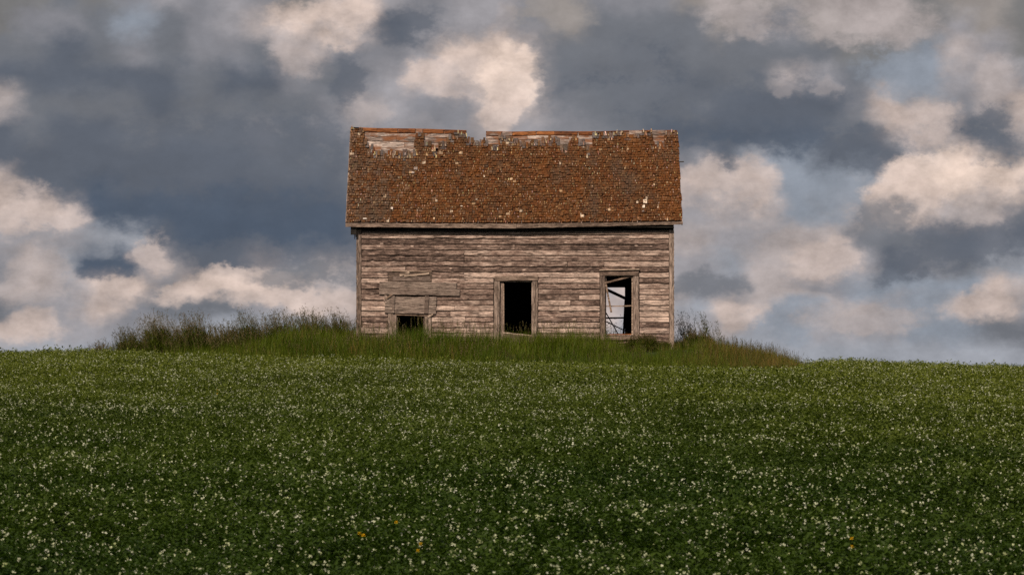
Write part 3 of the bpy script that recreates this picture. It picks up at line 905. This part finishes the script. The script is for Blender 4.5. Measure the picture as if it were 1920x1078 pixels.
# weathered boards along the left rake, fascia, soffit, rake boards
mb = MB(); slope_board(mb, RF, RX0 - .022, RX0 - .001, -.01, SL - .04, -.10, .030, k=1); mb.v = [Vector(p) for p in mb.v]; mb.build('rake_board', M['trim'], roof)
mb = MB(); slope_board(mb, RF, RX1 - .03, RX1 - .008, -.01, SL - .04, -.12, .012, k=1); mb.build('rake_board', M['trim'], roof)
mb = MB(); slope_board(mb, RB, RX0 - .022, RX0 - .001, -.01, SL - .04, -.10, .012, k=1); mb.build('rake_board', M['trim'], roof)
mb = MB(); slope_board(mb, RB, RX1 - .03, RX1 - .008, -.01, SL - .04, -.12, .012, k=1); mb.build('rake_board', M['trim'], roof)
def eave_z(x): return 3.37 + sag(x, 0)
for a, b_ in ((RX0 - .02, rx_of(968, 0)), (rx_of(968.6, 0), RX1)):
    k = 8; vs, fs = [], []
    for i in range(k + 1):
        x = a + (b_ - a) * i / k; zt = eave_z(x) - .004
        hgt = np.interp(x, [-4.4, 0, 4.57], [.105, .125, .075])
        vs += [(x, -OV - .002, zt - hgt), (x, -OV - .03, zt - hgt), (x, -OV - .03, zt), (x, -OV - .002, zt)]
    for i in range(k):
        p, q = 4 * i, 4 * i + 4
        for j in range(4): fs.append((p + j, q + j, q + (j + 1) % 4, p + (j + 1) % 4))
    fs += [(0, 1, 2, 3), (4 * k + 3, 4 * k + 2, 4 * k + 1, 4 * k)]
    mb = MB(); mb.add(vs, fs); mb.build('fascia_board', M['trim_x'], roof)
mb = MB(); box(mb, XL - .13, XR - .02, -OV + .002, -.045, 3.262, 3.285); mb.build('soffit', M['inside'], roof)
mb = MB(); box(mb, wx(657.5), wx(668), -.15, -.05, wz(440), wz(425)); mb.build('eave_return', M['inside'], roof)
s_ = s_of(304); mb = MB(); long_board(mb, RF(RX1 - .2, s_, -.03), RF(RX1 + .115, s_, -.01), .028, .03, face=Vector((0, -1, 0)), warp=.002)
mb.build('protruding_stick', M['inside'], roof)


# ------------------------------------------------------------------ plants
def leaflet(mb, base, direc, up, ln, wd, mi=0):
    d = direc.normalized(); side = d.cross(up)
    if side.length < 1e-4: side = d.cross(Vector((1, 0, 0)))
    side.normalize(); n = side.cross(d)
    m_ = base + d * ln * .5 + n * ln * .08
    mb.add([base, m_ + side * wd * .5, base + d * ln - n * ln * .05, m_ - side * wd * .5], [(0, 1, 2), (0, 2, 3)], mi=mi)


def blade(mb, p, h, lean, az, wd, segs=3, mi=0, droop=0.5):
    dirv = Vector((math.cos(az), math.sin(az), 0)); sd = Vector((-dirv.y, dirv.x, 0))
    vs = []
    for i in range(segs + 1):
        f = i / segs
        c = p + Vector((0, 0, h * (f - droop * .25 * lean * f * f))) + dirv * (lean * h * f ** 1.8)
        ww = wd * (1 - f) ** .7 * .5
        if i < segs: vs += [c - sd * ww, c + sd * ww]
        else: vs += [c]
    fs = [(2 * i, 2 * i + 1, 2 * i + 3, 2 * i + 2) for i in range(segs - 1)] + [(2 * segs - 2, 2 * segs - 1, 2 * segs)]
    mb.add(vs, fs, mi=mi)


def pea_proto(seed):
    r = random.Random(seed); mb = MB()
    for s_i in range(r.randint(5, 7)):
        az = r.uniform(0, 6.28); base = Vector((r.uniform(-.08, .08), r.uniform(-.08, .08), 0))
        ln = Vector((math.cos(az), math.sin(az), 0)) * r.uniform(.03, .20)
        h = r.uniform(.34, .52)
        for k in range(3, 9):
            f = k / 8
            c = base + ln * f * f + Vector((0, 0, h * f))
            for q in range(r.randint(3, 5)):
                a = r.uniform(0, 6.28); el = r.uniform(-.2, .8)
                d = Vector((math.cos(a) * math.cos(el), math.sin(a) * math.cos(el), math.sin(el)))
                leaflet(mb, c + d * r.uniform(0, .03), d, Vector((r.uniform(-.4, .4), r.uniform(-.4, .4), 1)), r.uniform(.032, .058), r.uniform(.022, .036))
        blade(mb, base + ln + Vector((0, 0, h * .95)), r.uniform(.04, .09), r.uniform(.3, 1.0), r.uniform(0, 6.28), .006)
        blade(mb, base, h, .3, az, .010)
    return mb


def blossom_proto(seed):
    r = random.Random(seed); mb = MB()
    for q in range(r.choice([1, 1, 2, 2, 3])):
        c = Vector((r.uniform(-.03, .03), r.uniform(-.03, .03), r.uniform(-.02, .03)))
        a = r.uniform(0, 6.28); d = Vector((math.cos(a), math.sin(a), 0)); sd = Vector((-d.y, d.x, 0)); sc = r.uniform(.75, 1.15)
        up = Vector((0, 0, 1))
        b0 = c; w_ = .015 * sc
        # upright banner in two lobes and folded wings
        mb.add([b0, b0 + sd * w_ + up * .010 * sc - d * .002, b0 + sd * w_ * .8 + up * .026 * sc - d * .006, b0 + up * .022 * sc, b0 - sd * w_ * .8 + up * .026 * sc - d * .006, b0 - sd * w_ + up * .010 * sc - d * .002],
               [(0, 1, 2, 3), (0, 3, 4, 5)])
        mb.add([b0, b0 + d * .020 * sc + up * .004, b0 + d * .018 * sc + up * .014 * sc + sd * .006, b0 + up * .012 * sc], [(0, 1, 2, 3)])
        mb.add([b0, b0 + d * .020 * sc + up * .004, b0 + d * .018 * sc + up * .014 * sc - sd * .006, b0 + up * .012 * sc], [(0, 1, 2, 3)])
        blade(mb, b0 - up * .07, .07, .2, a, .004, 2, mi=1)
    return mb


def tuft_proto(seed, head=False):
    r = random.Random(seed); mb = MB()
    for k in range(26):
        p = Vector((r.gauss(0, .07), r.gauss(0, .07), 0))
        blade(mb, p, r.uniform(.22, .52), r.uniform(.05, .55), r.gauss(math.pi * .95, 1.4), r.uniform(.006, .011))
    if head:
        for k in range(r.randint(1, 3)):
            p = Vector((r.gauss(0, .06), r.gauss(0, .06), 0)); h = r.uniform(.5, .72); az = r.gauss(math.pi, .9); ln = r.uniform(.1, .35)
            blade(mb, p, h, ln, az, .006)
            tip = p + Vector((math.cos(az) * ln * h * .9, math.sin(az) * ln * h * .9, h * .93))
            for q in range(7):
                a = r.uniform(0, 6.28)
                leaflet(mb, tip - Vector((0, 0, .016 * q)), Vector((math.cos(a), math.sin(a), 1.3)), Vector((0, 0, 1)), .03, .008, mi=1)
    return mb


def proto_collection(name, builders, mats):
    """prototype plants for the scattered stuff; the collection itself is not in the scene"""
    c = bpy.data.collections.new(name)
    for i, mb in enumerate(builders):
        o = bpy.data.objects.new('%s_%02d' % (name, i), mb.mesh(name, mats))
        c.objects.link(o)
    return c


def scatter(name, pts, rots, scales, idx, coll, label):
    me = bpy.data.meshes.new(name)
    me.from_pydata([tuple(p) for p in pts], [], [])
    a = me.attributes.new('rot', 'FLOAT_VECTOR', 'POINT'); a.data.foreach_set('vector', np.asarray(rots, np.float32).ravel())
    a = me.attributes.new('siz', 'FLOAT_VECTOR', 'POINT'); a.data.foreach_set('vector', np.asarray(scales, np.float32).ravel())
    a = me.attributes.new('idx', 'INT', 'POINT'); a.data.foreach_set('value', np.asarray(idx, np.int32))
    o = bpy.data.objects.new(name, me); col.objects.link(o)
    ng = bpy.data.node_groups.new(name, 'GeometryNodeTree')
    ng.interface.new_socket('Geometry', in_out='INPUT', socket_type='NodeSocketGeometry')
    ng.interface.new_socket('Geometry', in_out='OUTPUT', socket_type='NodeSocketGeometry')
    N = ng.nodes; L = ng.links
    gi = N.new('NodeGroupInput'); go = N.new('NodeGroupOutput')
    ci = N.new('GeometryNodeCollectionInfo'); ci.inputs['Collection'].default_value = coll
    ci.inputs['Separate Children'].default_value = True; ci.inputs['Reset Children'].default_value = True
    ip = N.new('GeometryNodeInstanceOnPoints'); ip.inputs['Pick Instance'].default_value = True
    mp_ = N.new('GeometryNodeMeshToPoints')
    def attr(nm, ty):
        q = N.new('GeometryNodeInputNamedAttribute'); q.data_type = ty; q.inputs['Name'].default_value = nm
        return q.outputs['Attribute']
    L.new(gi.outputs[0], mp_.inputs[0]); L.new(mp_.outputs[0], ip.inputs['Points']); L.new(ci.outputs[0], ip.inputs['Instance'])
    L.new(attr('idx', 'INT'), ip.inputs['Instance Index'])
    L.new(attr('rot', 'FLOAT_VECTOR'), ip.inputs['Rotation']); L.new(attr('siz', 'FLOAT_VECTOR'), ip.inputs['Scale'])
    L.new(ip.outputs[0], go.inputs[0])
    md = o.modifiers.new('scatter', 'NODES'); md.node_group = ng
    return tag(o, label, kind='stuff')


def wnoise(x, y, seed):
    r = np.random.RandomState(seed); v = np.zeros_like(x)
    for k in range(14):
        fx, fy = r.normal(0, .35, 2) * (1 + k * .25); ph = r.uniform(0, 6.28)
        v += np.sin(fx * x + fy * y * .6 + ph) / (1 + k * .18)
    return v / 3.0


def field_points(dens, dmin=27.0, dmax=150.0, side=3.5, rs=nrs):
    area_n = int(dens * (0.5 * .252 * (dmax ** 2 - dmin ** 2) + 2 * side * (dmax - dmin)))
    # sample uniformly over the wedge the hillside shows, plus a margin at the sides
    d = rs.uniform(dmin, dmax, area_n * 3); hw = .126 * d + side
    keep = rs.uniform(0, .126 * dmax + side, area_n * 3) < hw
    d, hw = d[keep][:area_n], hw[keep][:area_n]
    x = rs.uniform(-1, 1, len(d)) * hw
    y = d - DIST
    return x, y


# pea crop
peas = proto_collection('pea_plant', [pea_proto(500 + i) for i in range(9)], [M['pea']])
x, y = field_points(17.0)
k = (yard(x, y) < 0) & (y < 34)
x, y = x[k], y[k]
zz = ground_z(x, y) - .02
n = len(x)
hgt = 1.0 + .16 * wnoise(x, y, 3) + nrs.normal(0, .09, n)
rots = np.stack([nrs.normal(0, .12, n), nrs.normal(0, .12, n), nrs.uniform(0, 6.28, n)], 1)
sz = np.stack([np.full(n, 1.05), np.full(n, 1.05), np.ones(n)], 1) * hgt[:, None]
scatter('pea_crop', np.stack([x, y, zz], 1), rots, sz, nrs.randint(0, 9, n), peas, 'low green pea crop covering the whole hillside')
# its white blossom
bl = proto_collection('pea_blossom', [blossom_proto(900 + i) for i in range(8)], [M['white_petal'], M['pea']])
x, y = field_points(42.0)
dens = wnoise(x, y, 5) + .8 * wnoise(x * 2.7, y * 2.7, 8)
k = (yard(x, y) < -.15) & (y < 24) & (nrs.uniform(0, 1, len(x)) < np.clip(.62 + .22 * dens, .2, 1) * np.interp(y, [-80, -45, -20], [.72, .9, 1.0]))
x, y = x[k], y[k]; n = len(x)
hg = 1.0 + .16 * wnoise(x, y, 3)
zz = ground_z(x, y) + .47 * hg + nrs.uniform(-.08, .07, n)
rots = np.stack([nrs.normal(0, .35, n), nrs.normal(0, .35, n), nrs.uniform(0, 6.28, n)], 1)
s1 = nrs.uniform(.32, .85, n)
scatter('pea_blossoms', np.stack([x, y, zz], 1), rots, np.stack([s1] * 3, 1), nrs.randint(0, 8, n), bl, 'small white pea blossoms sprinkled over the green crop')

# yard grass
tufts = proto_collection('grass_tuft', [tuft_proto(60 + i, i >= 3) for i in range(6)], [M['grass'], M['weed_head']])
N0 = 10500
x = nrs.uniform(-12.2, 8.8, N0); y = nrs.uniform(-7.5, 11, N0)
k = (yard(x, y) > -.12) & ~((x > XL - .05) & (x < XR + .05) & (y > -.07) & (y < DEPTH + .05))
x, y = x[k], y[k]; n = len(x)
drysel = np.exp(-((x - 6.6) / 1.7) ** 2) * .8 + np.exp(-((x + 4) / 2.5) ** 2) * .12
isdry = nrs.uniform(0, 1, n) < drysel
zz = ground_z(x, y) - .02
hs = np.clip(1.0 + .25 * wnoise(x * 2, y * 2, 21), .6, 1.5) * np.interp(x, [-12, -8, -4, 0, 2.5, 4.4, 7, 8.4], [1.2, 1.7, 1.6, 1.45, 1.2, 1.1, 1.15, .7])
rots = np.stack([nrs.normal(0, .1, n), nrs.normal(0, .1, n), nrs.normal(0, .9, n)], 1)
sz = np.stack([np.full(n, 1.15), np.full(n, 1.15), np.ones(n)], 1) * hs[:, None]
ix = nrs.randint(0, 6, n)
P3 = np.stack([x, y, zz], 1)
scatter('yard_grass', P3[~isdry], rots[~isdry], sz[~isdry], ix[~isdry], tufts, 'tall uncut green grass around the foot of the farmhouse')
dtufts = proto_collection('dry_grass_tuft', [tuft_proto(80 + i, i >= 1) for i in range(6)], [M['drygrass'], M['weed_head']])
scatter('dry_grass', P3[isdry], rots[isdry], sz[isdry], ix[isdry], dtufts, 'straw brown dry grass mixed into the yard grass')


# tall weeds, clump by clump
def weed_clump(name, cx, cy, rx, ry, h, nst, label, seed, leafy=1.0, group='tall weed clumps along the house', lean=-.18):
    nst = int(nst * 1.9); h = h * 1.40
    r = random.Random(seed)
    gz = float(ground_z(cx, cy))
    stems, leaves, heads = MB(), MB(), MB()
    root = empty(name, (cx, cy, gz), label, 'weeds', group)
    for i in range(nst):
        px_, py_ = r.gauss(0, rx * .5), r.gauss(0, ry * .5)
        base = Vector((px_, py_, float(ground_z(cx + px_, cy + py_)) - gz - .03))
        hh = h * r.uniform(.55, 1.05) * max(.45, 1 - .35 * (px_ / rx) ** 2)
        ln = Vector((lean + r.gauss(0, .14), r.gauss(0, .14), 1)).normalized()
        kpt = []
        for q in range(5):
            f = q / 4
            kpt.append(base + ln * hh * f + Vector((lean * .25 * f * f * hh, 0, 0)))
        wd = .007
        sd = Vector((1, .2, 0))
        vs = []
        for q, p in enumerate(kpt):
            ww = wd * (1 - .75 * q / 4)
            vs += [p - sd * ww * .5, p + sd * ww * .5]
        stems.add(vs, [(2 * q, 2 * q + 1, 2 * q + 3, 2 * q + 2) for q in range(4)])
        for q in range(int(17 * leafy)):
            f = r.uniform(.05, .66) ** .95
            p = kpt[0].lerp(kpt[-1], f); a = r.uniform(0, 6.28); el = r.uniform(.1, 1.0)
            leaflet(leaves, p, Vector((math.cos(a) * .7 + lean, math.sin(a) * .7, el + .5)), Vector((0, 0, 1)), r.uniform(.09, .19) * (1.15 - .5 * f), r.uniform(.012, .024))
        for q in range(r.randint(5, 9)):            # side shoots with small seed heads
            f = r.uniform(.62, 1.0)
            p = kpt[0].lerp(kpt[-1], f); a = r.uniform(0, 6.28)
            d = Vector((math.cos(a) * .8 + lean, math.sin(a) * .8, 1.1)).normalized(); l2 = r.uniform(.05, .13)
            heads.add([p, p + Vector((.003, 0, 0)), p + d * l2], [(0, 1, 2)])
            for t in range(4):
                b2 = r.uniform(0, 6.28)
                leaflet(heads, p + d * l2 * r.uniform(.5, 1.0), Vector((math.cos(b2), math.sin(b2), .7)), Vector((0, 0, 1)), r.uniform(.024, .044), .012)
    stems.build('stems', M['weed'], root)
    leaves.build('leaves', M['weed'], root)
    heads.build('seed_heads', M['weed_head'], root)
    return root


WEEDS = [  # centre x, y, half width, half depth, height, stems, leafiness, label
    (-11.25, 3.2, .45, .5, .55, 46, .5, 'low sparse pinkish weeds at the far left end of the thicket'),
    (-10.35, 2.8, .50, .6, .75, 90, 1.0, 'dark leafy weed clump second from the left end'),
    (-9.55, 2.6, .50, .7, 1.02, 130, 1.2, 'tallest dark weed clump on the left, standing against the sky'),
    (-8.55, 2.2, .60, .7, 1.02, 150, 1.1, 'bushy dark weed clump in the middle of the left thicket'),
    (-7.65, 1.8, .45, .6, .85, 90, 1.1, 'lower weed clump in the dip of the left thicket'),
    (-7.0, 1.6, .50, .6, 1.05, 120, .9, 'feathery weed clump leaning left, right of the dip in the thicket'),
    (-6.2, 1.5, .55, .6, .98, 120, .8, 'feathery weed clump two clumps left of the house corner'),
    (-5.3, 1.3, .55, .6, .92, 110, .7, 'brownish feathery weeds one clump left of the house corner'),
    (-4.55, 1.0, .35, .5, .85, 60, .7, 'tall weeds touching the left corner of the house'),
    (4.85, 1.2, .34, .5, .85, 26, .35, 'thin grey-green weeds against the right corner of the house'),
    (5.45, 1.0, .30, .4, .95, 16, .3, 'tallest wispy weeds a step right of the house corner'),
    (5.05, .0, .45, .4, .42, 60, 1.6, 'low dark leafy weeds at the right foot of the house'),
    (3.6, -.55, .55, .25, .36, 46, 1.7, 'low leafy weeds below the right window'),
]
for i, (cx, cy, rx_, ry_, h, ns, lf, lab) in enumerate(WEEDS):
    weed_clump('weed_clump', cx, cy, rx_, ry_, h, ns, lab, 300 + i, lf)


# shrub behind the house, seen through the two windows
def shrub(cx, cy, h, wd, label, seed):
    r = random.Random(seed); gz = float(ground_z(cx, cy))
    root = empty('shrub', (cx, cy, gz), label, 'shrub')
    st, lv = MB(), MB()
    for i in range(42):
        a = r.uniform(0, 6.28); sp = r.uniform(.1, wd); hh = h * r.uniform(.6, 1.0)
        p0 = Vector((r.gauss(0, .1), r.gauss(0, .1), -.05)); p1 = Vector((math.cos(a) * sp, math.sin(a) * sp, hh))
        mid = p0.lerp(p1, .5) + Vector((r.gauss(0, .05), 0, .12))
        for A, B, w0, w1 in ((p0, mid, .022, .014), (mid, p1, .014, .004)):
            st.add([A - Vector((w0 / 2, 0, 0)), A + Vector((w0 / 2, 0, 0)), B + Vector((w1 / 2, 0, 0)), B - Vector((w1 / 2, 0, 0))], [(0, 1, 2, 3)])
        for q in range(26):
            f = r.uniform(.3, 1.05); c = p0.lerp(p1, f) + Vector((r.gauss(0, .10), r.gauss(0, .10), r.gauss(0, .08)))
            b2 = r.uniform(0, 6.28)
            leaflet(lv, c, Vector((math.cos(b2), math.sin(b2), r.uniform(-.3, .9))), Vector((0, 0, 1)), r.uniform(.04, .08), .03)
    st.build('branches', M['twig'], root); lv.build('foliage', M['twig'], root)


shrub(2.95, 9.2, 1.55, .8, 'leafy shrub behind the house, seen through the right window', 77)


# yellow wildflowers in the near field
def wildflower(px, py, nfl, label, seed):
    r = random.Random(seed)
    # follow the sight line down to the crop top to find where it stands
    k_ = (880 - py) / FPX
    d = 28.0
    while d < 120:
        xx = (px - 960) / FPX * d
        if EYE + k_ * d <= float(ground_z(xx, d - DIST)) + .62: break
        d += .05
    gz = float(ground_z(xx, d - DIST))
    root = empty('yellow_wildflower', (xx, d - DIST, gz), label, 'flower', 'yellow wildflowers in the crop')
    for i in range(nfl):
        b0 = Vector((r.uniform(-.025, .025) * nfl, r.uniform(-.05, .05), 0)); h = .66 + r.uniform(-.04, .06)
        st = MB(); blade(st, b0, h, .05, r.uniform(0, 6), .007, 3); st.build('stem', M['pea'], root)
        fl = MB(); c = b0 + Vector((0, 0, h - .01))
        for el_, nq, ln_ in ((-.15, 9, .020), (.45, 9, .022), (1.3, 6, .025)):      # a full round head of ray petals
            for q in range(nq):
                a = q * 6.283 / nq + r.uniform(-.15, .15)
                leaflet(fl, c, Vector((math.cos(a), math.sin(a), el_)), Vector((0, 0, 1)), ln_, .020)
        fl.build('flower_head', M['yellow_petal'], root)


for i, (px, py, k_, lab) in enumerate([
        (680, 1004, 3, 'largest cluster of orange-yellow flowers, left of centre near the bottom edge'),
        (745, 981, 1, 'single orange-yellow flower above and between the two lower yellow clusters'),
        (781, 1036, 2, 'orange-yellow flower pair nearest to the bottom edge'),
        (412, 739, 2, 'tiny yellow flowers alone in the upper left of the field'),
        (1598, 1027, 2, 'small dull yellow flowers in the lower right of the field')]):
    wildflower(px, py, k_, lab, 40 + i)
